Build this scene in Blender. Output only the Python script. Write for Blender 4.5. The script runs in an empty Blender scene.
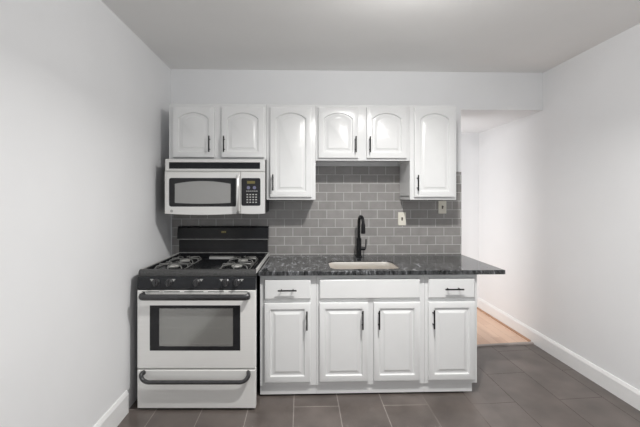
import bpy, bmesh, math
from mathutils import Vector, Matrix

# ------------------------------------------------------------------ camera, world, lights, exposure
S = bpy.context.scene
COL = S.collection
R = math.radians

cam_data = bpy.data.cameras.new('camera')
cam = bpy.data.objects.new('camera', cam_data)
COL.objects.link(cam)
cam.location = (0, -3.0, 1.355)
cam.rotation_euler = (R(90), 0, R(-1.63))
cam_data.sensor_width = 36
cam_data.lens = 351 / 640 * 36
cam_data.shift_x = 9 / 640
cam_data.shift_y = -16.5 / 640
cam_data.clip_start = 0.05
S.camera = cam

S.view_settings.view_transform = 'Standard'
S.view_settings.look = 'None'
S.view_settings.gamma = 1
S.view_settings.use_curve_mapping = False
S.view_settings.exposure = 0.0
S.cycles.use_denoising = True
S.cycles.max_bounces = 10
S.cycles.diffuse_bounces = 6

world = bpy.data.worlds.new('world')
S.world = world
world.use_nodes = True
world.node_tree.nodes['Background'].inputs[0].default_value = (0.9, 0.95, 1, 1)
world.node_tree.nodes['Background'].inputs[1].default_value = 0.6


def light(name, kind, loc, energy, color, rot=(0, 0, 0), **kw):
    d = bpy.data.lights.new(name, kind)
    d.energy = energy
    d.color = color
    for k, v in kw.items():
        setattr(d, k, v)
    o = bpy.data.objects.new(name, d)
    o.location = loc
    o.rotation_euler = rot
    COL.objects.link(o)
    return o


PEND = (0.55, -1.58, 2.36)
# the flush ceiling light over the kitchen floor: most of its light goes down, a little sideways
light('lamp_disc', 'AREA', PEND, 32, (1, 0.985, 0.96), shape='DISK', size=0.09, spread=R(150))
light('lamp_glow', 'POINT', (PEND[0], PEND[1], PEND[2] - 0.02), 26, (1, 0.985, 0.96), shadow_soft_size=0.025)
# added fill disc near the camera, out of view, brightening the base cabinets
light('fill_overhead', 'AREA', (0.5, -2.75, 2.39), 4, (1, 0.985, 0.96), shape='DISK', size=0.3)
# broad fill light added behind the camera, in front of the rear wall
light('fill_rear', 'AREA', (0.5, -5.0, 1.38), 7, (0.97, 0.985, 1), rot=(R(90), 0, 0),
      shape='RECTANGLE', size=2.8, size_y=1.9)
# daylight of the next room, falling in from round the corner on its left
light('hall_daylight', 'AREA', (1.08, 0.38, 1.05), 11, (1, 0.99, 0.98), rot=(R(90), 0, R(-22)),
      shape='RECTANGLE', size=0.45, size_y=1.9)

# ------------------------------------------------------------------ materials


def new_mat(name):
    m = bpy.data.materials.new(name)
    m.use_nodes = True
    nt = m.node_tree
    return m, nt, nt.nodes['Principled BSDF']


def plain(name, col, rough=0.5, metal=0.0, noise=0.04, scale=30, bump=0.0, spec=0.5, coat=0.0):
    """a plain surface with a little procedural unevenness"""
    m, nt, b = new_mat(name)
    tc = nt.nodes.new('ShaderNodeTexCoord')
    n = nt.nodes.new('ShaderNodeTexNoise')
    n.inputs['Scale'].default_value = scale
    n.inputs['Detail'].default_value = 3
    nt.links.new(tc.outputs['Object'], n.inputs['Vector'])
    r = nt.nodes.new('ShaderNodeValToRGB')
    r.color_ramp.elements[0].position = 0.3
    r.color_ramp.elements[1].position = 0.7
    r.color_ramp.elements[0].color = tuple(c * (1 - noise) for c in col) + (1,)
    r.color_ramp.elements[1].color = tuple(min(1, c * (1 + noise)) for c in col) + (1,)
    nt.links.new(n.outputs['Fac'], r.inputs['Fac'])
    nt.links.new(r.outputs['Color'], b.inputs['Base Color'])
    b.inputs['Roughness'].default_value = rough
    b.inputs['Metallic'].default_value = metal
    b.inputs['Specular IOR Level'].default_value = spec
    b.inputs['Coat Weight'].default_value = coat
    if bump:
        bp = nt.nodes.new('ShaderNodeBump')
        bp.inputs['Strength'].default_value = bump
        bp.inputs['Distance'].default_value = 0.002
        nt.links.new(n.outputs['Fac'], bp.inputs['Height'])
        nt.links.new(bp.outputs['Normal'], b.inputs['Normal'])
    return m


def brushed(name, col, rough=0.32, stretch=(1.5, 1.5, 160), metal=0.85):
    m, nt, b = new_mat(name)
    tc = nt.nodes.new('ShaderNodeTexCoord')
    mp = nt.nodes.new('ShaderNodeMapping')
    mp.inputs['Scale'].default_value = stretch
    n = nt.nodes.new('ShaderNodeTexNoise')
    n.inputs['Scale'].default_value = 4
    n.inputs['Detail'].default_value = 4
    nt.links.new(tc.outputs['Object'], mp.inputs['Vector'])
    nt.links.new(mp.outputs['Vector'], n.inputs['Vector'])
    r = nt.nodes.new('ShaderNodeValToRGB')
    r.color_ramp.elements[0].color = tuple(c * 0.94 for c in col) + (1,)
    r.color_ramp.elements[1].color = tuple(min(1, c * 1.05) for c in col) + (1,)
    nt.links.new(n.outputs['Fac'], r.inputs['Fac'])
    nt.links.new(r.outputs['Color'], b.inputs['Base Color'])
    b.inputs['Metallic'].default_value = metal
    b.inputs['Roughness'].default_value = rough
    return m


def plane_coords(nt, ax_u, ax_v, off_u, off_v):
    tc = nt.nodes.new('ShaderNodeTexCoord')
    sx = nt.nodes.new('ShaderNodeSeparateXYZ')
    cx = nt.nodes.new('ShaderNodeCombineXYZ')
    nt.links.new(tc.outputs['Object'], sx.inputs[0])
    for i, (ax, off) in enumerate(((ax_u, off_u), (ax_v, off_v))):
        a = nt.nodes.new('ShaderNodeMath')
        a.operation = 'ADD'
        a.inputs[1].default_value = off
        nt.links.new(sx.outputs[ax], a.inputs[0])
        nt.links.new(a.outputs[0], cx.inputs[i])
    return tc, cx


def tiles(name, axes, offs, w, h, mortar, c1, c2, cm, rough, rough_m=0.8, bump=0.4, mottled=0.12, nscale=9, grout_ramp=None):
    m, nt, b = new_mat(name)
    tc, cx = plane_coords(nt, axes[0], axes[1], offs[0], offs[1])
    br = nt.nodes.new('ShaderNodeTexBrick')
    br.offset = 0.5
    br.offset_frequency = 2
    br.squash = 1
    br.inputs['Scale'].default_value = 1
    br.inputs['Brick Width'].default_value = w
    br.inputs['Row Height'].default_value = h
    br.inputs['Mortar Size'].default_value = mortar
    br.inputs['Mortar Smooth'].default_value = 0.1
    br.inputs['Color1'].default_value = c1 + (1,)
    br.inputs['Color2'].default_value = c2 + (1,)
    br.inputs['Mortar'].default_value = cm + (1,)
    nt.links.new(cx.outputs[0], br.inputs['Vector'])
    if grout_ramp:
        # grout blends darker towards the right, its border uneven: (x where it starts, x where it is full, grout colour there)
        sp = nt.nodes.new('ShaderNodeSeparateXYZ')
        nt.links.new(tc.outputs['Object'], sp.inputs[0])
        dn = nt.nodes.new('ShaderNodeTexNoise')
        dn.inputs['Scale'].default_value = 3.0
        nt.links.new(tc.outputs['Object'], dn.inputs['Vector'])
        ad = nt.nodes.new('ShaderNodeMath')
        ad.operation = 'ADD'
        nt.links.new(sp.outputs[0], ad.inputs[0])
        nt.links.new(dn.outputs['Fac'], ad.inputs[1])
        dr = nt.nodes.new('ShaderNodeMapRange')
        dr.inputs[1].default_value = grout_ramp[0] + 0.5
        dr.inputs[2].default_value = grout_ramp[1] + 0.5
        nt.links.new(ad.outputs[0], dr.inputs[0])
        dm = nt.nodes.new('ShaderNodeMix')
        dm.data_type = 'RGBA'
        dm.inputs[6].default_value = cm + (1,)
        dm.inputs[7].default_value = grout_ramp[2] + (1,)
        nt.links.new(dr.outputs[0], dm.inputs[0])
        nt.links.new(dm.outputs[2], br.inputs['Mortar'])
    n = nt.nodes.new('ShaderNodeTexNoise')
    n.inputs['Scale'].default_value = nscale
    n.inputs['Detail'].default_value = 5
    nt.links.new(tc.outputs['Object'], n.inputs['Vector'])
    mr = nt.nodes.new('ShaderNodeMapRange')
    mr.inputs[1].default_value = 0.3
    mr.inputs[2].default_value = 0.7
    mr.inputs[3].default_value = 1 - mottled
    mr.inputs[4].default_value = 1 + mottled
    nt.links.new(n.outputs['Fac'], mr.inputs[0])
    mx = nt.nodes.new('ShaderNodeMix')
    mx.data_type = 'RGBA'
    mx.blend_type = 'MULTIPLY'
    mx.inputs[0].default_value = 1
    nt.links.new(br.outputs['Color'], mx.inputs[6])
    nt.links.new(mr.outputs[0], mx.inputs[7])
    nt.links.new(mx.outputs[2], b.inputs['Base Color'])
    rr = nt.nodes.new('ShaderNodeMapRange')
    rr.inputs[3].default_value = rough
    rr.inputs[4].default_value = rough_m
    nt.links.new(br.outputs['Fac'], rr.inputs[0])
    nt.links.new(rr.outputs[0], b.inputs['Roughness'])
    bp = nt.nodes.new('ShaderNodeBump')
    bp.invert = True
    bp.inputs['Strength'].default_value = bump
    bp.inputs['Distance'].default_value = 0.002
    nt.links.new(br.outputs['Fac'], bp.inputs['Height'])
    nt.links.new(bp.outputs['Normal'], b.inputs['Normal'])
    return m


def granite():
    """black stone with fine grey grain drawn out into curling streaks, greyer at the range end"""
    m, nt, b = new_mat('streaked_granite')
    L = nt.links.new
    tc = nt.nodes.new('ShaderNodeTexCoord')
    # a slow warp bends the streaks
    w = nt.nodes.new('ShaderNodeTexNoise')
    w.inputs['Scale'].default_value = 3.5
    w.inputs['Detail'].default_value = 2
    L(tc.outputs['Object'], w.inputs['Vector'])
    sc = nt.nodes.new('ShaderNodeVectorMath')
    sc.operation = 'SCALE'
    sc.inputs['Scale'].default_value = 0.22
    L(w.outputs['Color'], sc.inputs[0])
    ad = nt.nodes.new('ShaderNodeVectorMath')
    ad.operation = 'ADD'
    L(tc.outputs['Object'], ad.inputs[0])
    L(sc.outputs[0], ad.inputs[1])
    mp = nt.nodes.new('ShaderNodeMapping')
    mp.inputs['Rotation'].default_value = (0, 0, R(40))
    mp.inputs['Scale'].default_value = (46, 9, 14)
    L(ad.outputs[0], mp.inputs['Vector'])
    n = nt.nodes.new('ShaderNodeTexNoise')
    n.inputs['Scale'].default_value = 1
    n.inputs['Detail'].default_value = 7
    n.inputs['Roughness'].default_value = 0.66
    L(mp.outputs[0], n.inputs['Vector'])
    # greyer towards the range end
    sx = nt.nodes.new('ShaderNodeSeparateXYZ')
    L(ad.outputs[0], sx.inputs[0])
    mr = nt.nodes.new('ShaderNodeMapRange')
    mr.inputs[1].default_value = 0.05
    mr.inputs[2].default_value = 0.75
    mr.inputs[3].default_value = 0.035
    mr.inputs[4].default_value = -0.02
    L(sx.outputs[0], mr.inputs[0])
    su = nt.nodes.new('ShaderNodeMath')
    su.operation = 'ADD'
    L(n.outputs['Fac'], su.inputs[0])
    L(mr.outputs[0], su.inputs[1])
    r = nt.nodes.new('ShaderNodeValToRGB')
    e = r.color_ramp.elements
    e[0].position = 0.40
    e[0].color = (0.012, 0.013, 0.014, 1)
    e[1].position = 0.74
    e[1].color = (0.36, 0.37, 0.39, 1)
    k = e.new(0.56)
    k.color = (0.07, 0.072, 0.076, 1)
    L(su.outputs[0], r.inputs['Fac'])
    L(r.outputs[0], b.inputs['Base Color'])
    b.inputs['Roughness'].default_value = 0.12
    return m


def wood_floor():
    m, nt, b = new_mat('orange_wood_floor')
    tc, cx = plane_coords(nt, 1, 0, 0.3, 0.02)
    br = nt.nodes.new('ShaderNodeTexBrick')
    br.offset = 0.37
    br.inputs['Scale'].default_value = 1
    br.inputs['Brick Width'].default_value = 0.9
    br.inputs['Row Height'].default_value = 0.083
    br.inputs['Mortar Size'].default_value = 0.0009
    br.inputs['Color1'].default_value = (0.66, 0.45, 0.33, 1)
    br.inputs['Color2'].default_value = (0.74, 0.53, 0.40, 1)
    br.inputs['Mortar'].default_value = (0.38, 0.20, 0.12, 1)
    nt.links.new(cx.outputs[0], br.inputs['Vector'])
    nt.links.new(br.outputs['Color'], b.inputs['Base Color'])
    b.inputs['Roughness'].default_value = 0.4
    return m


def emissive(name, col, strength):
    m, nt, b = new_mat(name)
    b.inputs['Base Color'].default_value = (0.02, 0.02, 0.01, 1)
    b.inputs['Emission Color'].default_value = col + (1,)
    b.inputs['Emission Strength'].default_value = strength
    return m


def coated_glass(name, tint, through):
    m, nt, b = new_mat(name)
    b.inputs['Base Color'].default_value = tint + (1,)
    b.inputs['Roughness'].default_value = 0.12
    b.inputs['Metallic'].default_value = 0.55
    t = nt.nodes.new('ShaderNodeBsdfTransparent')
    t.inputs[0].default_value = (0.75, 0.75, 0.73, 1)
    mx = nt.nodes.new('ShaderNodeMixShader')
    mx.inputs[0].default_value = through
    out = nt.nodes['Material Output']
    nt.links.new(b.outputs[0], mx.inputs[1])
    nt.links.new(t.outputs[0], mx.inputs[2])
    nt.links.new(mx.outputs[0], out.inputs[0])
    return m


M = dict(
    wall=plain('white_wall_paint', (0.81, 0.815, 0.825), 0.65, noise=0.012, scale=3, bump=0.03),
    ceil=plain('ceiling_paint', (0.86, 0.855, 0.845), 0.8, noise=0.012, scale=3),
    trim=plain('white_trim_paint', (0.84, 0.84, 0.84), 0.4, noise=0.01),
    cab=plain('white_cabinet_paint', (0.76, 0.765, 0.765), 0.27, noise=0.012, scale=8),
    cabin=plain('cabinet_interior', (0.45, 0.43, 0.40), 0.6),
    black=plain('matte_black_metal', (0.008, 0.008, 0.009), 0.38, noise=0.1, spec=0.25),
    enamel=plain('black_enamel', (0.010, 0.0105, 0.012), 0.16, noise=0.15, spec=0.3),
    panelblk=plain('black_panel_plastic', (0.016, 0.017, 0.02), 0.3, noise=0.15, spec=0.35),
    lip=plain('worn_black_enamel', (0.05, 0.05, 0.05), 0.38, noise=0.35, scale=120),
    steel=brushed('brushed_steel', (0.76, 0.755, 0.74), 0.36, metal=0.4),
    steeldoor=brushed('brushed_steel_front', (0.86, 0.855, 0.835), 0.4, metal=0.2),
    basin=brushed('sink_steel', (0.76, 0.72, 0.67), 0.34, (2, 2, 6), metal=0.75),
    grip=plain('dark_grey_handle', (0.075, 0.075, 0.078), 0.3, metal=0.6, noise=0.1),
    mwgrip=plain('silver_handle', (0.72, 0.72, 0.71), 0.3, metal=0.7),
    wire=plain('grate_wire', (0.34, 0.34, 0.33), 0.28, metal=0.7),
    cap=plain('burner_aluminium', (0.75, 0.74, 0.71), 0.35, metal=0.6, noise=0.1),
    mwglass=plain('grey_mesh_window', (0.31, 0.31, 0.305), 0.3, noise=0.03, scale=200),
    frameblk=plain('black_glass_border', (0.018, 0.018, 0.02), 0.22, noise=0.1, spec=0.35),
    white=plain('printed_white', (0.46, 0.46, 0.45), 0.5),
    blue=plain('printed_blue_grey', (0.15, 0.155, 0.24), 0.5),
    badge=plain('badge_metal', (0.42, 0.42, 0.41), 0.35, metal=0.7),
    plate=plain('cream_plate', (0.78, 0.75, 0.66), 0.4, noise=0.01),
    toggle=plain('brown_toggle', (0.10, 0.085, 0.07), 0.4),
    lampwhite=plain('lamp_white', (0.7, 0.7, 0.7), 0.4),
    amber=emissive('amber_display', (0.55, 0.45, 0.12), 0.22),
    ovenglass=coated_glass('oven_glass', (0.58, 0.58, 0.56), 0.5),
    cavity=plain('oven_enamel', (0.30, 0.30, 0.29), 0.5),
    granite=granite(),
    splash=tiles('grey_subway_tile', (0, 2), (-0.9425 + 1.4449 + 0.0722, -0.870), 0.14449, 0.075, 0.0024,
                 (0.262, 0.252, 0.244), (0.305, 0.293, 0.284), (0.50, 0.495, 0.49), 0.25, 0.8, 0.35, 0.08, 14),
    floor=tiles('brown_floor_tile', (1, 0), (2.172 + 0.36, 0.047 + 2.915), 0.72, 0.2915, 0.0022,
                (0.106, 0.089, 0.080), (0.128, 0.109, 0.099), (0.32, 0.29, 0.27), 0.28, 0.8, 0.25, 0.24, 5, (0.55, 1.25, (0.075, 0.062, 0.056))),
    wood=wood_floor(),
    shoe=plain('wood_shoe', (0.42, 0.24, 0.15), 0.4),
    thresh=plain('threshold_metal', (0.34, 0.30, 0.28), 0.4),
)

# ------------------------------------------------------------------ mesh helpers


class MB:
    def __init__(self):
        self.bm = bmesh.new()

    def box(self, x0, x1, y0, y1, z0, z1, bev=0.0, seg=2):
        t = bmesh.new()
        vs = [t.verts.new((x, y, z)) for x in (x0, x1) for y in (y0, y1) for z in (z0, z1)]
        for f in ((0, 1, 3, 2), (4, 6, 7, 5), (0, 4, 5, 1), (2, 3, 7, 6), (0, 2, 6, 4), (1, 5, 7, 3)):
            t.faces.new([vs[i] for i in f])
        if bev:
            bmesh.ops.bevel(t, geom=list(t.edges), offset=bev, segments=seg, profile=0.6, affect='EDGES')
        self._take(t)
        return self

    def _take(self, t):
        bmesh.ops.recalc_face_normals(t, faces=list(t.faces))
        me = bpy.data.meshes.new('tmp')
        t.to_mesh(me)
        t.free()
        self.bm.from_mesh(me)
        bpy.data.meshes.remove(me)

    def loft(self, rings, cap0=True, cap1=True, closed=False):
        t = bmesh.new()
        rv = [[t.verts.new(p) for p in r] for r in rings]
        n = len(rv[0])
        pairs = list(zip(rv, rv[1:]))
        if closed:
            pairs.append((rv[-1], rv[0]))
        for a, b in pairs:
            for i in range(n):
                j = (i + 1) % n
                t.faces.new((a[i], a[j], b[j], b[i]))
        if cap0 and not closed:
            t.faces.new(rv[0])
        if cap1 and not closed:
            t.faces.new(rv[-1])
        self._take(t)
        return self

    def prism_y(self, poly, y0, y1, bev=0.0):
        """poly of (x, z) pushed from y0 to y1 (y1 is the front, the smaller y)"""
        if bev:
            cx = sum(p[0] for p in poly) / len(poly)
            cz = sum(p[1] for p in poly) / len(poly)
            w = max(p[0] for p in poly) - min(p[0] for p in poly)
            h = max(p[1] for p in poly) - min(p[1] for p in poly)
            inner = [(cx + (x - cx) * (1 - 2 * bev / w), cz + (z - cz) * (1 - 2 * bev / h)) for x, z in poly]
            s = 1 if y1 > y0 else -1
            rings = [[(x, y0, z) for x, z in poly], [(x, y1 - s * bev, z) for x, z in poly], [(x, y1, z) for x, z in inner]]
        else:
            rings = [[(x, y0, z) for x, z in poly], [(x, y1, z) for x, z in poly]]
        return self.loft(rings)

    def prism_x(self, poly, x0, x1):
        """poly of (y, z) pushed along x"""
        return self.loft([[(x0, y, z) for y, z in poly], [(x1, y, z) for y, z in poly]])

    def tube(self, pts, r, n=10, closed=False, squash=None):
        pts = [Vector(p) for p in pts]
        rr = r if isinstance(r, (list, tuple)) else [r] * len(pts)
        rings = []
        ref = None
        for i, p in enumerate(pts):
            if closed:
                d = (pts[(i + 1) % len(pts)] - pts[i - 1]).normalized()
            else:
                d = (pts[min(i + 1, len(pts) - 1)] - pts[max(i - 1, 0)]).normalized()
            if ref is None:
                ref = Vector((0, 0, 1)) if abs(d.z) < 0.9 else Vector((0, 1, 0))
            u = (ref - d * ref.dot(d)).normalized()
            ref = u
            v = d.cross(u)
            a, b = (rr[i], rr[i]) if squash is None else (rr[i] * squash[0], rr[i] * squash[1])
            rings.append([tuple(p + u * a * math.cos(2 * math.pi * k / n) + v * b * math.sin(2 * math.pi * k / n)) for k in range(n)])
        return self.loft(rings, closed=closed)

    def lathe(self, prof, loc, axis='z', n=24):
        """prof of (radius, height) along the axis ('z' up or 'y' towards the room)"""
        rings = []
        for r, h in prof:
            ring = []
            for k in range(n):
                c, s = r * math.cos(2 * math.pi * k / n), r * math.sin(2 * math.pi * k / n)
                if axis == 'z':
                    ring.append((loc[0] + c, loc[1] + s, loc[2] + h))
                elif axis == 'y':
                    ring.append((loc[0] + c, loc[1] - h, loc[2] + s))
                else:
                    ring.append((loc[0] + h, loc[1] + c, loc[2] + s))
            rings.append(ring)
        return self.loft(rings)

    def build(self, name, mat, parent=None, smooth=None):
        me = bpy.data.meshes.new(name)
        bmesh.ops.remove_doubles(self.bm, verts=list(self.bm.verts), dist=1e-6)
        self.bm.to_mesh(me)
        self.bm.free()
        me.materials.append(mat)
        o = bpy.data.objects.new(name, me)
        COL.objects.link(o)
        if parent is not None:
            o.parent = parent
        if smooth:
            for p in me.polygons:
                p.use_smooth = True
            me.set_sharp_from_angle(angle=R(smooth))
        return o


def box(*a, **k):
    return MB().box(*a, **k)


def structure(name, mb, mat, **k):
    o = mb.build(name, mat, **k)
    o['kind'] = 'structure'
    return o


def thing(name, label, cat, loc=(0, 0, 0), rz=0, group=None):
    o = bpy.data.objects.new(name, None)
    o.empty_display_size = 0.1
    COL.objects.link(o)
    o.location = loc
    o.rotation_euler = (0, 0, rz)
    o['label'] = label
    o['category'] = cat
    if group:
        o['group'] = group
    return o


def rrect(x0, x1, z0, z1, r, n=6):
    pts = []
    for cx, cz, a0 in ((x1 - r, z0 + r, -90), (x1 - r, z1 - r, 0), (x0 + r, z1 - r, 90), (x0 + r, z0 + r, 180)):
        for k in range(n + 1):
            a = R(a0 + 90 * k / n)
            pts.append((cx + r * math.cos(a), cz + r * math.sin(a)))
    return pts


# ------------------------------------------------------------------ the setting
XL, XR, ZC = -1.10, 2.108, 2.437
REAR, FAR, THICK = -5.1, 1.10, 0.115
XW, ZH = 1.384, 2.112            # end of the back wall, underside of the header
RISE = 0.035                     # the old floor climbs a little towards the right wall

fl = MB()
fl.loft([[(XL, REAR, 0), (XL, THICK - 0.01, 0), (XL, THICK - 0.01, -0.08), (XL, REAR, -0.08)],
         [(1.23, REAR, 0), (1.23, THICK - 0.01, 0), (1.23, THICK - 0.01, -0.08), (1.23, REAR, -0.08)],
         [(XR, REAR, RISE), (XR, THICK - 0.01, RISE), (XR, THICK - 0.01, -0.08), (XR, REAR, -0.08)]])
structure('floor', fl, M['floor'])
structure('floor_hall', MB().loft([[(XL, THICK, -0.08), (XL, FAR, -0.08), (XL, FAR, 0.002), (XL, THICK, 0.002)],
                                   [(1.23, THICK, -0.08), (1.23, FAR, -0.08), (1.23, FAR, 0.002), (1.23, THICK, 0.002)],
                                   [(XR, THICK, -0.08), (XR, FAR, -0.08), (XR, FAR, RISE + .002), (XR, THICK, RISE + .002)]]), M['wood'])
structure('trim_1', MB().loft([[(1.384, THICK - 0.025, 0.0), (1.384, THICK + 0.015, 0.0), (1.384, THICK + 0.01, 0.014), (1.384, THICK - 0.02, 0.014)],
                               [(2.09, THICK - 0.025, RISE - 0.002), (2.09, THICK + 0.015, RISE - 0.002), (2.09, THICK + 0.01, RISE + 0.010), (2.09, THICK - 0.02, RISE + 0.010)]]), M['thresh'])
structure('ceiling', box(XL - .1, XR + .1, REAR, 0.0, ZC, ZC + 0.1), M['ceil'])
structure('ceiling_hall', box(XL, XR, THICK, FAR, ZH, ZH + 0.1), M['wall'])
structure('wall_left', box(XL - 0.1, XL, REAR, FAR, -0.08, ZC), M['wall'])
structure('wall_right', box(XR, XR + 0.1, REAR, FAR + 0.1, -0.08, ZC), M['wall'])
wb = [(XL, 0), (XW, 0), (XW, ZH), (XR, ZH), (XR, ZC), (XL, ZC)]
structure('wall_back', MB().prism_y(wb, THICK, 0.0), M['wall'])
structure('wall_far', box(XL, XR, FAR, FAR + 0.1, -0.08, ZH + .1), M['wall'])
wr = MB()
for a in ((XL, -0.95, -0.08, ZC), (1.95, XR, -0.08, ZC), (-0.95, 1.95, -0.08, 0.4), (-0.95, 1.95, 2.35, ZC)):
    wr.box(a[0], a[1], REAR - 0.1, REAR, a[2], a[3])
structure('wall_rear', wr, M['wall'])


def baseboard(name, x0, x1, y0, y1, za, zb, zt0, zt1):
    """a board along y with a small bevelled top, its foot following the floor"""
    s = x1 - x0
    mb = MB()
    mb.loft([[(x0, y0, za), (x1, y0, za), (x1, y0, zt0 - 0.02), (x0 + s * .45, y0, zt0), (x0, y0, zt0)],
             [(x0, y1, zb), (x1, y1, zb), (x1, y1, zt1 - 0.02), (x0 + s * .45, y1, zt1), (x0, y1, zt1)]])
    return structure(name, mb, M['trim'])


baseboard('baseboard_left', XL, XL + 0.016, REAR, -0.76, -0.002, -0.002, 0.150, 0.138)
baseboard('baseboard_right', XR, XR - 0.018, REAR, FAR, RISE - 0.002, RISE - 0.002, 0.115, 0.165)
structure('trim_2', MB().loft([[(XR - 0.018, THICK + 0.02, RISE), (XR - 0.034, THICK + 0.02, RISE), (XR - 0.030, THICK + 0.02, RISE + 0.012), (XR - 0.018, THICK + 0.02, RISE + 0.017)],
                               [(XR - 0.018, FAR, RISE), (XR - 0.034, FAR, RISE), (XR - 0.030, FAR, RISE + 0.012), (XR - 0.018, FAR, RISE + 0.017)]]), M['shoe'])
TILE = 0.008
bs = [(XL + 0.012, 0.62), (XW, 0.62), (XW, 1.572), (1.232, 1.572), (1.232, 1.618), (XL + 0.012, 1.618)]
structure('backsplash', MB().prism_y(bs, -0.0002, -TILE), M['splash'])

# ------------------------------------------------------------------ cabinets


def panel_ring(x0, x1, z0, z1, ins, rise, y, n=12, flat=False):
    a0, a1, b0, b1 = x0 + ins, x1 - ins, z0 + ins, z1 - ins
    pts = [(a0, y, b0), (a1, y, b0)]
    cx, hw = (a0 + a1) / 2, (a1 - a0) / 2
    for k in range(n + 1):
        x = a1 - (a1 - a0) * k / n
        t = (x - cx) / hw
        z = b1 if (flat or rise == 0) else b1 - rise * (1 - math.sqrt(max(0, 1 - (t * 0.8) ** 2))) / (1 - math.sqrt(1 - 0.8 ** 2))
        pts.append((x, y, z))
    return pts


def raised_door(name, parent, x0, x1, z0, z1, yb, t=0.02, rise=0.0, ins=0.045, mat='cab'):
    """a raised panel door: frame, routed groove, sloping field; yb is its back plane"""
    yf = yb - t
    pr = lambda i, y, f=False: panel_ring(x0, x1, z0, z1, i, rise, y, flat=f)
    rings = [pr(0, yb, True), pr(0, yf + 0.004, True), pr(0.0015, yf + 0.0012, True), pr(0.005, yf, True), pr(ins, yf), pr(ins + 0.003, yf + 0.006),
             pr(ins + 0.005, yf + 0.0105), pr(ins + 0.012, yf + 0.0105), pr(ins + 0.032, yf + 0.002), pr(ins + 0.035, yf + 0.0004)]
    return MB().loft(rings).build(name, M[mat], parent, smooth=25)


def bar_pull(parent, x, z, yface, length=0.122, vertical=True):
    off, r = 0.030, 0.0052
    mb = MB()
    h = length / 2
    if vertical:
        mb.tube([(x, yface - off, z - h), (x, yface - off, z + h)], r, 10)
        posts = [(x, z - h * .62), (x, z + h * .62)]
    else:
        mb.tube([(x - h, yface - off, z), (x + h, yface - off, z)], r, 10)
        posts = [(x - h * .62, z), (x + h * .62, z)]
    for px, pz in posts:
        mb.tube([(px, yface, pz), (px, yface - off, pz)], 0.0042, 8)
    return mb.build('handle', M['black'], parent, smooth=40)


def upper_cabinet(label, x0, x1, z0, z1, doors, yb=-TILE - 0.001, yf=-0.29):
    t = thing('upper_cabinet', label, 'cabinet', ((x0 + x1) / 2, yb, z0), group='white upper cabinets')
    inv = Matrix.Translation((-(x0 + x1) / 2, -yb, -z0))
    mb = MB()
    e = 0.0006
    mb.box(x0 + e, x1 - e, yf + 0.02, yb, z0 + 0.022, z1, 0.001, 1)           # carcass, its bottom set up inside the frame
    mb.box(x0 + e, x0 + 0.018, yf + 0.02, yb, z0, z0 + 0.03)
    mb.box(x1 - 0.018, x1 - e, yf + 0.02, yb, z0, z0 + 0.03)
    mb.box(x0 + e, x1 - e, yf, yf + 0.02, z0, z1, 0.0015, 2)                  # face frame
    mb.build('carcass', M['cab'], t, smooth=25).data.transform(inv)
    for (a, b, c, d, hx, hz) in doors:
        dr = raised_door('door', t, a, b, c, d, yf - 0.0008, rise=min(0.046, (b - a) * .14), ins=0.043)
        dr.data.transform(inv)
        h = bar_pull(dr, hx, hz, yf - 0.0208)
        h.data.transform(inv)
    return t


ZT = 2.068
upper_cabinet('white two-door wall cabinet with arched panels directly above the microwave', -1.007, -0.266, 1.641, ZT,
              [(-0.974, -0.661, 1.656, 2.042, -0.693, 1.755), (-0.606, -0.283, 1.656, 2.042, -0.583, 1.755)])
upper_cabinet('tall narrow white wall cabinet with one arched door, right of the microwave', -0.266, 0.113, 1.334, ZT,
              [(-0.237, 0.082, 1.355, 2.044, -0.213, 1.465)])
upper_cabinet('short white two-door wall cabinet above the sink and black faucet', 0.113, 0.847, 1.637, ZT,
              [(0.133, 0.442, 1.655, 2.046, 0.419, 1.757), (0.506, 0.819, 1.655, 2.046, 0.528, 1.757)])
upper_cabinet('tall narrow white wall cabinet with one arched door at the right end by the opening', 0.847, 1.213, 1.334, ZT,
              [(0.878, 1.193, 1.355, 2.046, 0.898, 1.463)])

ZK, ZB, YF = 0.078, 0.829, -0.62


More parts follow.
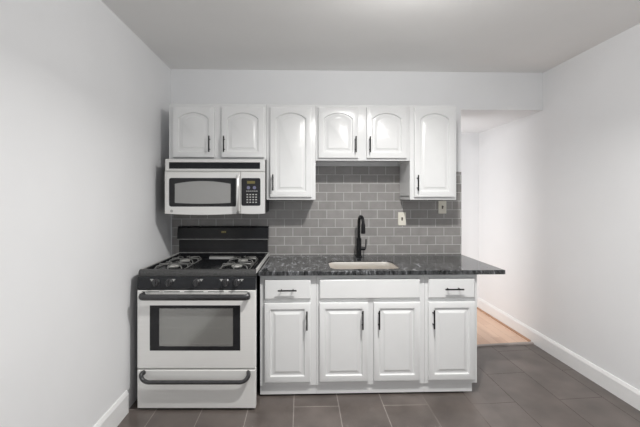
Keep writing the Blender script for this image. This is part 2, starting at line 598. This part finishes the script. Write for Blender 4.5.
def base_cabinet(label, x0, x1, fronts, doors, kick_r):
    """fronts: drawers (x0, x1, handle); doors: (x0, x1, handle x)"""
    cx = (x0 + x1) / 2
    t = thing('base_cabinet', label, 'cabinet', (cx, -TILE, 0), group='white base cabinets')
    inv = Matrix.Translation((-cx, TILE, 0))
    e = 0.0006
    mb = MB()
    yb = -TILE - 0.002
    mb.box(x0 + e, x0 + 0.016, YF + 0.02, yb, ZK, ZB)
    mb.box(x1 - 0.016, x1 - e, YF + 0.02, yb, ZK, ZB)
    mb.box(x0 + e, x1 - e, YF + 0.02, yb, ZK, ZK + 0.016)
    mb.box(x0 + e, x1 - e, yb - 0.008, yb, ZK, ZB)
    # face frame: stiles and rails
    mb.box(x0 + e, x0 + 0.04, YF, YF + 0.02, ZK, ZB, 0.0012, 1)
    mb.box(x1 - 0.04, x1 - e, YF, YF + 0.02, ZK, ZB, 0.0012, 1)
    for a, b in ((ZK, 0.14), (0.63, 0.69), (0.775, ZB)):
        mb.box(x0 + 0.035, x1 - 0.035, YF + 0.0004, YF + 0.02, a, b)
    if len(doors) == 2:
        m = (doors[0][1] + doors[1][0]) / 2
        mb.box(m - 0.045, m + 0.045, YF + 0.0008, YF + 0.0196, 0.139, 0.631)
    mb.build('carcass', M['cab'], t, smooth=25).data.transform(inv)
    k = box(x0 + e, x1 - kick_r - e, YF + 0.012, YF + 0.028, 0.014, ZK).build('toe_kick', M['cab'], t)
    k.data.transform(inv)
    for px in (x0 + 0.03, x1 - 0.05):
        for ya in (YF + 0.12, -0.08):
            box(px - 0.02, px + 0.02, ya, ya + 0.04, 0.0, ZK).build('foot', M['black'], t).data.transform(inv)
    for (a, b, hx) in fronts:
        p = [[(a, YF - 0.0008, 0.668), (b, YF - 0.0008, 0.668), (b, YF - 0.0008, 0.80), (a, YF - 0.0008, 0.80)]]
        for ins, y in ((0, YF - 0.015), (0.002, YF - 0.018), (0.006, YF - 0.0205)):
            p.append([(a + ins, y, 0.668 + ins), (b - ins, y, 0.668 + ins), (b - ins, y, 0.80 - ins), (a + ins, y, 0.80 - ins)])
        d = MB().loft(p).build('drawer_front', M['cab'], t, smooth=25)
        d.data.transform(inv)
        if hx is not None:
            h = bar_pull(d, hx, 0.733, YF - 0.0205, 0.125, False)
            h.data.transform(inv)
    for (a, b, hx) in doors:
        d = raised_door('door', t, a, b, 0.109, 0.641, YF - 0.0008, ins=0.040)
        d.data.transform(inv)
        h = bar_pull(d, hx, 0.532, YF - 0.0208, 0.125)
        h.data.transform(inv)
    return t


base_cabinet('narrow white base cabinet with drawer and door, beside the range', -0.277, 0.103,
             [(-0.246, 0.066, -0.092)], [(-0.246, 0.064, 0.039)], 0)
base_cabinet('wide white two-door sink base cabinet with blank false front, under the sink', 0.103, 0.846,
             [(0.124, 0.809, None)], [(0.124, 0.455, 0.413), (0.492, 0.809, 0.524)], 0)
base_cabinet('narrow white base cabinet with drawer and door at the right end by the opening', 0.846, 1.21,
             [(0.867, 1.186, 1.033)], [(0.867, 1.186, 0.895)], 0.030)

# ------------------------------------------------------------------ countertop, sink, faucet
CT, CB = 0.860, 0.831
SX0, SX1, SY0, SY1 = 0.205, 0.694, -0.596, -0.302


def seg_pts(poly, n):
    """n points per side along a closed polygon"""
    out = []
    for i in range(len(poly)):
        a, b = poly[i], poly[(i + 1) % len(poly)]
        for k in range(n):
            out.append((a[0] + (b[0] - a[0]) * k / n, a[1] + (b[1] - a[1]) * k / n))
    return out


NS = 14
YB = -TILE - 0.001
outer = seg_pts([(1.384, -0.66), (1.384, YB), (-0.262, YB), (-0.2815, -0.66)], NS)


def hole_ring(g, r=0.06):
    x0, x1, y0, y1 = SX0 - g, SX1 + g, SY0 - g, SY1 + g
    pts = []
    per = NS
    # each quarter starts at the outer corner direction so that rings line up: right side, back side, left side, front side
    corners = [(x1 - r, y0 + r, -45), (x1 - r, y1 - r, 45), (x0 + r, y1 - r, 135), (x0 + r, y0 + r, 225)]
    for i in range(4):
        c0, c1 = corners[i], corners[(i + 1) % 4]
        a = [(c0[0] + r * math.cos(R(c0[2] + 45 * k / 3)), c0[1] + r * math.sin(R(c0[2] + 45 * k / 3))) for k in range(4)]
        b = [(c1[0] + r * math.cos(R(c1[2] - 45 + 45 * k / 3)), c1[1] + r * math.sin(R(c1[2] - 45 + 45 * k / 3))) for k in range(4)]
        side = a[:]
        mid = per - 3 - 4
        for k in range(1, mid + 1):
            s = k / (mid + 1)
            side.append((a[-1][0] + (b[0][0] - a[-1][0]) * s, a[-1][1] + (b[0][1] - a[-1][1]) * s))
        side += b[:3]
        pts += side
    return pts


hr = hole_ring(0)
lift = lambda ring, z: [(x, y, z) for x, y in ring]


def shrink(ring, d):
    cx, cy = 0.55, -0.33
    return [(x + (d if x < cx - .75 else -d if x > cx + .75 else 0), y + (d if y < -0.65 else 0)) for x, y in ring]


ct = MB()
ct.loft([lift(outer, CB), lift(outer, CT - 0.004), lift(shrink(outer, 0.0012), CT - 0.0012), lift(shrink(outer, 0.004), CT),
         lift(hr, CT), lift(hr, CB)], closed=True)
c = ct.build('countertop', M['granite'])
c['label'] = 'dark grey and black streaked polished granite countertop over the base cabinets'
c['category'] = 'countertop'

sk = thing('sink', 'small stainless steel undermount sink set into the dark countertop', 'sink', ((SX0 + SX1) / 2, (SY0 + SY1) / 2, CB))
inv = Matrix.Translation((-(SX0 + SX1) / 2, -(SY0 + SY1) / 2, -CB))
ZS = 0.665
b_ = MB().loft([lift(hole_ring(-0.0008), CT - 0.008), lift(hole_ring(-0.0028), CT - 0.007), lift(hole_ring(-0.0045), CT - 0.012), lift(hole_ring(-0.006), CB - 0.02), lift(hole_ring(-0.008), ZS + 0.03),
                lift(hole_ring(-0.016), ZS + 0.008), lift(hole_ring(-0.04, 0.03), ZS), lift(hole_ring(-0.04, 0.03), ZS - 0.002),
                lift(hole_ring(-0.013), ZS + 0.006), lift(hole_ring(-0.003), ZS + 0.03), lift(hole_ring(-0.002), CB - 0.02)], closed=True)
b_.loft([lift(hole_ring(-0.04, 0.03), ZS + 0.0), lift(hole_ring(-0.041, 0.03), ZS - 0.0015)])
b_.build('basin', M['basin'], sk, smooth=35).data.transform(inv)
MB().lathe([(0.0, ZS + 0.001), (0.04, ZS + 0.001), (0.043, ZS + 0.004), (0.03, ZS + 0.005), (0.001, ZS + 0.003)], (0.45, -0.44, 0), n=20).build(
    'drain', M['badge'], sk, smooth=40).data.transform(inv)

FX, FY = 0.478, -0.115
fa = thing('faucet', 'matte black pull-down gooseneck faucet standing behind the sink', 'faucet', (FX, FY, CT))
MB().lathe([(0.001, 0), (0.027, 0), (0.027, 0.006), (0.022, 0.010), (0.001, 0.010)], (0, 0, 0)).build('base', M['black'], fa, smooth=35)
MB().lathe([(0.001, 0.008), (0.0205, 0.008), (0.021, 0.09), (0.0195, 0.15), (0.0135, 0.160), (0.001, 0.160)], (0, 0, 0)).build('body', M['black'], fa, smooth=35)
path = [(0, 0, 0.15), (0, 0, 0.20), (0, 0, 0.262)]
dx, dy, rad = 0.16, -0.987, 0.052
for k in range(1, 13):
    a = math.pi * k / 12
    s = rad * (1 - math.cos(a))
    path.append((dx * s, dy * s, 0.285 + rad * math.sin(a)))
path.append((dx * 2 * rad, dy * 2 * rad, 0.265))
MB().tube(path, 0.0125, 14).build('spout', M['black'], fa, smooth=40)
ex, ey = dx * 2 * rad, dy * 2 * rad
MB().lathe([(0.001, 0.285), (0.0135, 0.285), (0.0165, 0.272), (0.0185, 0.215), (0.017, 0.203), (0.001, 0.203)], (ex, ey, 0)).build('spray_head', M['black'], fa, smooth=35)
hb = MB().tube([(0.012, 0, 0.070), (0.052, -0.004, 0.070)], 0.0155, 14).build('handle_barrel', M['black'], fa, smooth=40)
MB().tube([(0.051, -0.004, 0.066), (0.056, -0.006, 0.09), (0.058, -0.008, 0.148)], [0.0065, 0.0055, 0.005], 10).build('lever', M['black'], hb, smooth=40)

# ------------------------------------------------------------------ switch plates


def switch_plate(label, x0, x1, z0, z1):
    cx, cz = (x0 + x1) / 2, (z0 + z1) / 2
    t = thing('light_switch', label, 'light switch', (cx, -TILE - 0.0005, cz), group='cream switch plates on the backsplash')
    w, h = (x1 - x0) / 2, (z1 - z0) / 2
    MB().prism_y(rrect(-w, w, -h, h, 0.004, 3), 0, -0.006, bev=0.003).build('cover_plate', M['plate'], t, smooth=30)
    box(-0.006, 0.006, -0.0068, -0.0055, -0.014, 0.014).build('switch_slot', M['toggle'], t)
    MB().prism_x([(-0.006, -0.004), (-0.019, 0.004), (-0.019, 0.010), (-0.006, 0.008)], -0.0042, 0.0042).build('toggle', M['toggle'], t)
    for s in (-1, 1):
        MB().lathe([(0.001, 0.0058), (0.003, 0.0058), (0.0025, 0.0068), (0.001, 0.007)], (0, 0, s * 0.038), 'y', 10).build('screw', M['plate'], t)


switch_plate('cream light switch plate on the grey tile, lower and nearer the faucet', 0.833, 0.899, 1.111, 1.224)
switch_plate('cream light switch plate tucked just under the right-hand tall wall cabinet', 1.182, 1.251, 1.212, 1.322)

# ------------------------------------------------------------------ microwave
mw = thing('microwave', 'stainless steel over-the-range microwave with black window, mounted above the gas range', 'microwave', (-0.635, -TILE - 0.001, 1.225))
mi = Matrix.Translation((0.635, TILE + 0.001, -1.225))
X0, X1 = -1.002, -0.268
Z0, Z1 = 1.228, 1.636
box(X0 + 0.006, X1 - 0.004, -0.36, -TILE - 0.002, Z0 + 0.006, Z1, 0.003, 1).build('body', M['panelblk'], mw).data.transform(mi)


def bowed(x0, x1, zb, zt, sag, n=12):
    return [(x0 + (x1 - x0) * k / n, zb - sag * (1 - (2 * k / n - 1) ** 2)) for k in range(n + 1)] + [(x1, zt), (x0, zt)]


MB().prism_y([(X0, 1.546), (X1, 1.546), (X1, Z1), (X0, Z1)], -0.352, -0.384, bev=0.004).build('top_panel', M['steel'], mw, smooth=25).data.transform(mi)
gr = MB()
gr.prism_y([(-0.972, 1.564), (-0.304, 1.564), (-0.304, 1.612), (-0.972, 1.612)], -0.380, -0.3850)
for k in range(5):
    z = 1.569 + k * 0.0095
    gr.prism_x([(-0.3848, z), (-0.3895, z - 0.0025), (-0.3895, z + 0.0018), (-0.3848, z + 0.0045)], -0.968, -0.308)
gr.build('vent_grille', M['panelblk'], mw).data.transform(mi)
XS = -0.449
mdoor = MB().prism_y(bowed(X0, XS + 0.0, Z0 + 0.004, 1.543, 0.010), -0.352, -0.395, bev=0.006).build('door', M['steel'], mw, smooth=25)
mdoor.data.transform(mi)
MB().prism_y(bowed(XS + 0.002, X1, Z0 + 0.004, 1.543, 0.004), -0.352, -0.393, bev=0.005).build('control_surround', M['steel'], mw, smooth=25).data.transform(mi)
bz = MB()
wn = rrect(-0.968, -0.474, 1.285, 1.495, 0.016)
bz.prism_y([(x, z - (0.006 * (1 - ((x + .721) / .247) ** 2) if z < 1.4 else 0)) for x, z in wn], -0.394, -0.3975, bev=0.0015)
frm = bz.build('window_frame', M['frameblk'], mdoor, smooth=25)
frm.data.transform(mi)
n = 14
top = [(-0.519 - (0.406) * k / n, 1.452 + 0.020 * (1 - (2 * k / n - 1) ** 2)) for k in range(n + 1)]
bot = [(-0.925 + 0.406 * k / n, 1.312 - 0.006 * (1 - (2 * k / n - 1) ** 2)) for k in range(n + 1)]
MB().prism_y(bot + top, -0.397, -0.3986).build('window', M['mwglass'], mdoor).data.transform(mi)
hd = MB()
hd.tube([(-0.462, -0.394, 1.500), (-0.462, -0.420, 1.506), (-0.461, -0.432, 1.49), (-0.461, -0.437, 1.38), (-0.461, -0.432, 1.258), (-0.462, -0.420, 1.243), (-0.462, -0.394, 1.247)], 0.0115, 12)
hd.build('handle', M['mwgrip'], mdoor, smooth=40).data.transform(mi)
cp = MB().prism_y(rrect(-0.440, -0.300, 1.290, 1.495, 0.012), -0.392, -0.3955, bev=0.0015).build('control_panel', M['frameblk'], mw, smooth=25)
cp.data.transform(mi)
box(-0.398, -0.340, -0.3965, -0.395, 1.454, 1.473).build('display', M['amber'], cp).data.transform(mi)
kp = MB()
for r in range(4):
    for cc in range(4):
        kp.box(-0.402 + cc * 0.0215, -0.390 + cc * 0.0215, -0.3965, -0.395, 1.312 + r * 0.019, 1.320 + r * 0.019)
for cc in range(6):
    kp.box(-0.404 + cc * 0.0145, -0.394 + cc * 0.0145, -0.3965, -0.395, 1.396, 1.401)
kp.build('keypad', M['white'], cp).data.transform(mi)
for px in (-0.388, -0.344):
    MB().lathe([(0.001, 0.395), (0.0125, 0.395), (0.0125, 0.3965), (0.001, 0.3968)], (px, 0, 1.424), 'y', 16).build('round_button', M['blue'], cp).data.transform(mi)
MB().lathe([(0.001, 0.394), (0.011, 0.394), (0.010, 0.3966), (0.001, 0.397)], (-0.950, 0, 1.252), 'y', 18).build('badge', M['badge'], mdoor).data.transform(mi)

# ------------------------------------------------------------------ gas range
rg = thing('gas_range', 'stainless steel and black gas range with oven, against the left wall', 'stove', (-0.643, -TILE - 0.002, 0), R(-1.6))
HW = 0.373
bd = MB()
bd.box(-0.366, 0.360, -0.70, -0.015, 0.035, 0.84)
bd.build('body', M['panelblk'], rg)
for sx in (-0.33, 0.33):
    for y in (-0.62, -0.08):
        MB().lathe([(0.001, 0), (0.02, 0), (0.02, 0.036), (0.001, 0.036)], (sx, y, 0), n=12).build('foot', M['black'], rg)
# cooktop: a tray with a raised rim
ck = MB()


def rr3(hx, y0, y1, r, z):
    return [(x, y, z) for x, y in rrect(-hx, hx, y0, y1, r, 4)]


ck.loft([rr3(HW, -0.715, -0.012, 0.008, 0.838), rr3(HW, -0.715, -0.012, 0.008, 0.874), rr3(HW - 0.004, -0.709, -0.012, 0.008, 0.885), rr3(HW - 0.012, -0.700, -0.014, 0.01, 0.889),
         rr3(HW - 0.022, -0.688, -0.06, 0.015, 0.888), rr3(HW - 0.036, -0.665, -0.08, 0.03, 0.868)])
ctop = ck.build('cooktop', M['enamel'], rg, smooth=35)
for s in (-1, 1):
    box(s * (HW + 0.0005) - 0.004, s * (HW + 0.0005) + 0.004, -0.70, -0.02, 0.862, 0.8915, 0.002, 1).build('side_trim', M['steel'], rg)
lp = MB()
lp.prism_x([(-0.700, 0.848), (-0.729, 0.848), (-0.731, 0.866), (-0.726, 0.881), (-0.712, 0.889), (-0.700, 0.889)], -HW - 0.001, HW + 0.001)
lp.build('front_lip', M['lip'], rg, smooth=45)
pn = MB()
pn.prism_x([(-0.69, 0.764), (-0.735, 0.764), (-0.742, 0.772), (-0.737, 0.838), (-0.730, 0.846), (-0.69, 0.846)], -HW - 0.002, HW + 0.002)
panel = pn.build('control_panel', M['panelblk'], rg, smooth=35)
for kx in (-0.255, -0.176, 0.0, 0.187, 0.257):
    kb = MB()
    kb.lathe([(0.001, 0.0), (0.024, 0.0), (0.0235, 0.006), (0.019, 0.010), (0.018, 0.022), (0.016, 0.026), (0.001, 0.026)], (kx, -0.737, 0.812), 'y', 20)
    kb.box(kx - 0.0045, kx + 0.0045, -0.772, -0.760, 0.793, 0.831, 0.002, 1)
    k = kb.build('knob', M['grip'], panel, smooth=35)
    k['label'] = 'black burner knob on the control panel'
    sgn = -1 if kx < -0.2 or 0.1 < kx < 0.2 else 1
    marks = MB()
    marks.box(kx + sgn * 0.03 - 0.010, kx + sgn * 0.03 + 0.010, -0.7402, -0.735, 0.828, 0.833)
    marks.box(kx + sgn * 0.03 - 0.004, kx + sgn * 0.03 + 0.004, -0.7405, -0.735, 0.820, 0.8281)
    marks.build('knob_marking', M['white'], panel)
# backguard
bg = MB()
bg.prism_x([(-0.012, 0.866), (-0.066, 0.866), (-0.060, 0.90), (-0.056, 1.004), (-0.012, 1.004)], -HW + 0.006, HW - 0.004)
bgo = bg.build('backguard', M['enamel'], rg, smooth=30)
cn = MB()
cn.prism_x([(-0.012, 1.006), (-0.074, 1.006), (-0.079, 1.011), (-0.064, 1.100), (-0.054, 1.112), (-0.012, 1.112)], -HW - 0.002, HW + 0.002)
con = cn.build('console', M['enamel'], bgo, smooth=30)
box(-HW - 0.001, HW + 0.001, -0.0805, -0.06, 1.0055, 1.0095).build('console_edge', M['badge'], bgo)
dsp = MB()
for k, w in enumerate((0.006, 0.006, 0.006)):
    dsp.box(-0.011 + k * 0.013, -0.011 + k * 0.013 + 0.009, -0.0735, -0.068, 1.060, 1.072)
dsp.build('clock_display', M['amber'], bgo)
box(-0.372, 0.370, -0.0665, -0.058, 0.892, 0.897).build('backguard_trim', M['badge'], bgo)
# oven vent, burners and grates
MB().prism_x([(-0.175, 0.866), (-0.214, 0.866), (-0.211, 0.884), (-0.203, 0.888), (-0.178, 0.887)], -0.072, 0.116).build('vent_cover', M['badge'], rg, smooth=30)
for bx in (-0.222, 0.215):
    for by in (-0.545, -0.325):
        bn = MB().lathe([(0.001, 0.866), (0.085, 0.866), (0.080, 0.871), (0.05, 0.869), (0.045, 0.874), (0.001, 0.874)], (bx, by, 0), n=28).build('burner', M['enamel'], rg, smooth=35)
        MB().lathe([(0.001, 0.873), (0.036, 0.873), (0.038, 0.880), (0.034, 0.884), (0.001, 0.885)], (bx, by, 0), n=24).build('burner_cap', M['cap'], bn, smooth=35)
        gt = MB()
        g = 0.100
        ring = [(bx + x, by + y, 0.872) for x, y in rrect(-g, g, -g, g, 0.02, 4)]
        gt.tube(ring, 0.0035, 6, closed=True)
        for a in (45, 135, 225, 315):
            ca, sa = math.cos(R(a)), math.sin(R(a))
            gt.tube([(bx + ca * 0.131, by + sa * 0.131, 0.872), (bx + ca * 0.115, by + sa * 0.115, 0.893), (bx + ca * 0.07, by + sa * 0.07, 0.897), (bx + ca * 0.03, by + sa * 0.03, 0.897)], 0.0035, 6)
        for a in (0, 90, 180, 270):
            ca, sa = math.cos(R(a)), math.sin(R(a))
            gt.tube([(bx + ca * 0.1, by + sa * 0.1, 0.872), (bx + ca * 0.095, by + sa * 0.095, 0.893), (bx + ca * 0.045, by + sa * 0.045, 0.897)], 0.0035, 6)
        gt.build('grate', M['wire'], rg, smooth=45)
# oven door: a steel frame round the window
DZ0, DZ1, DY0, DY1 = 0.266, 0.762, -0.702, -0.745
WX0, WX1, WZ0, WZ1 = -0.295, 0.279, 0.381, 0.668


def rect4(x0, x1, z0, z1, y):
    return [(x0, y, z0), (x1, y, z0), (x1, y, z1), (x0, y, z1)]


od = MB()
od.loft([rect4(-HW - 0.002, HW + 0.002, DZ0, DZ1, DY0), rect4(-HW - 0.002, HW + 0.002, DZ0, DZ1, DY1 + 0.004), rect4(-HW + 0.002, HW - 0.002, DZ0 + 0.004, DZ1 - 0.004, DY1),
         rect4(WX0, WX1, WZ0, WZ1, DY1), rect4(WX0, WX1, WZ0, WZ1, DY0)], closed=True)
odo = od.build('oven_door', M['steeldoor'], rg, smooth=25)
GX0, GX1, GZ0, GZ1 = -0.236, 0.233, 0.408, 0.649
wf = MB()
wf.loft([rect4(WX0 + 0.0005, WX1 - 0.0005, WZ0 + 0.0005, WZ1 - 0.0005, DY0), rect4(WX0 + 0.0005, WX1 - 0.0005, WZ0 + 0.0005, WZ1 - 0.0005, DY1 - 0.001),
         rect4(GX0, GX1, GZ0, GZ1, DY1 - 0.001), rect4(GX0, GX1, GZ0, GZ1, DY0)], closed=True)
wfo = wf.build('window_frame', M['frameblk'], odo, smooth=25)
box(GX0, GX1, DY1 + 0.001, DY1 + 0.004, GZ0, GZ1).build('window', M['ovenglass'], odo)
box(GX0 - 0.01, GX1 + 0.01, DY0 - 0.0005, DY0 + 0.001, GZ0 - 0.01, GZ1 + 0.01).build('inner_panel', M['cavity'], odo)
rk = MB()
for z in (0.418, 0.520):
    rk.tube([(GX0 + 0.002, DY1 + 0.018, z), (GX1 - 0.002, DY1 + 0.018, z)], 0.002, 6)
rk.build('oven_rack', M['cap'], odo)
vs = MB()
for a, b in ((-0.345, -0.235), (-0.205, -0.105), (-0.075, 0.045), (0.075, 0.175), (0.205, 0.325)):
    vs.box(a, b, DY1 - 0.0008, DY1 + 0.002, 0.7525, 0.7565)
vs.build('vent_slot', M['black'], odo)


def bow_handle(zend, zmid, rad, name, parent, y0, reach, sq, drop):
    mb = MB()
    hx = 0.337
    pts = [(-hx + 0.006, y0, zend), (-hx + 0.001, y0 - reach * .6, zend)]
    for k in range(7):
        a = R(90 * k / 6)
        pts.append((-hx + drop * 1.6 * (1 - math.cos(a)), y0 - reach * (0.7 + 0.3 * math.sin(a)), zend - (zend - zmid) * math.sin(a)))
    right = [(-x, y, z) for x, y, z in reversed(pts)]
    mb.tube(pts + right, rad, 14, squash=sq)
    return mb.build(name, M['grip'], parent, smooth=50)


bow_handle(0.733, 0.731, 0.020, 'handle', odo, DY1, 0.045, (1.0, 0.6), 0.02)
dw = MB()
dw.loft([rect4(-HW - 0.002, HW + 0.002, 0.014, 0.258, DY0), rect4(-HW - 0.002, HW + 0.002, 0.014, 0.258, DY1 + 0.004), rect4(-HW + 0.002, HW - 0.002, 0.018, 0.254, DY1)])
dwo = dw.build('storage_drawer', M['steeldoor'], rg, smooth=25)
bow_handle(0.243, 0.200, 0.0155, 'handle', dwo, DY1, 0.038, (1.0, 0.8), 0.035)

# ------------------------------------------------------------------ the lamp above the kitchen floor (above the frame)
pl = thing('ceiling_lamp', 'white disc ceiling light on a short stem above the middle of the kitchen floor', 'lamp', (PEND[0], PEND[1], ZC))
MB().lathe([(0.001, -0.0005), (0.05, -0.0005), (0.05, -0.008), (0.014, -0.012), (0.014, -0.046), (0.085, -0.050), (0.09, -0.054), (0.09, -0.064), (0.001, -0.066)], (0, 0, 0), n=32).build('lamp_housing', M['lampwhite'], pl, smooth=35)
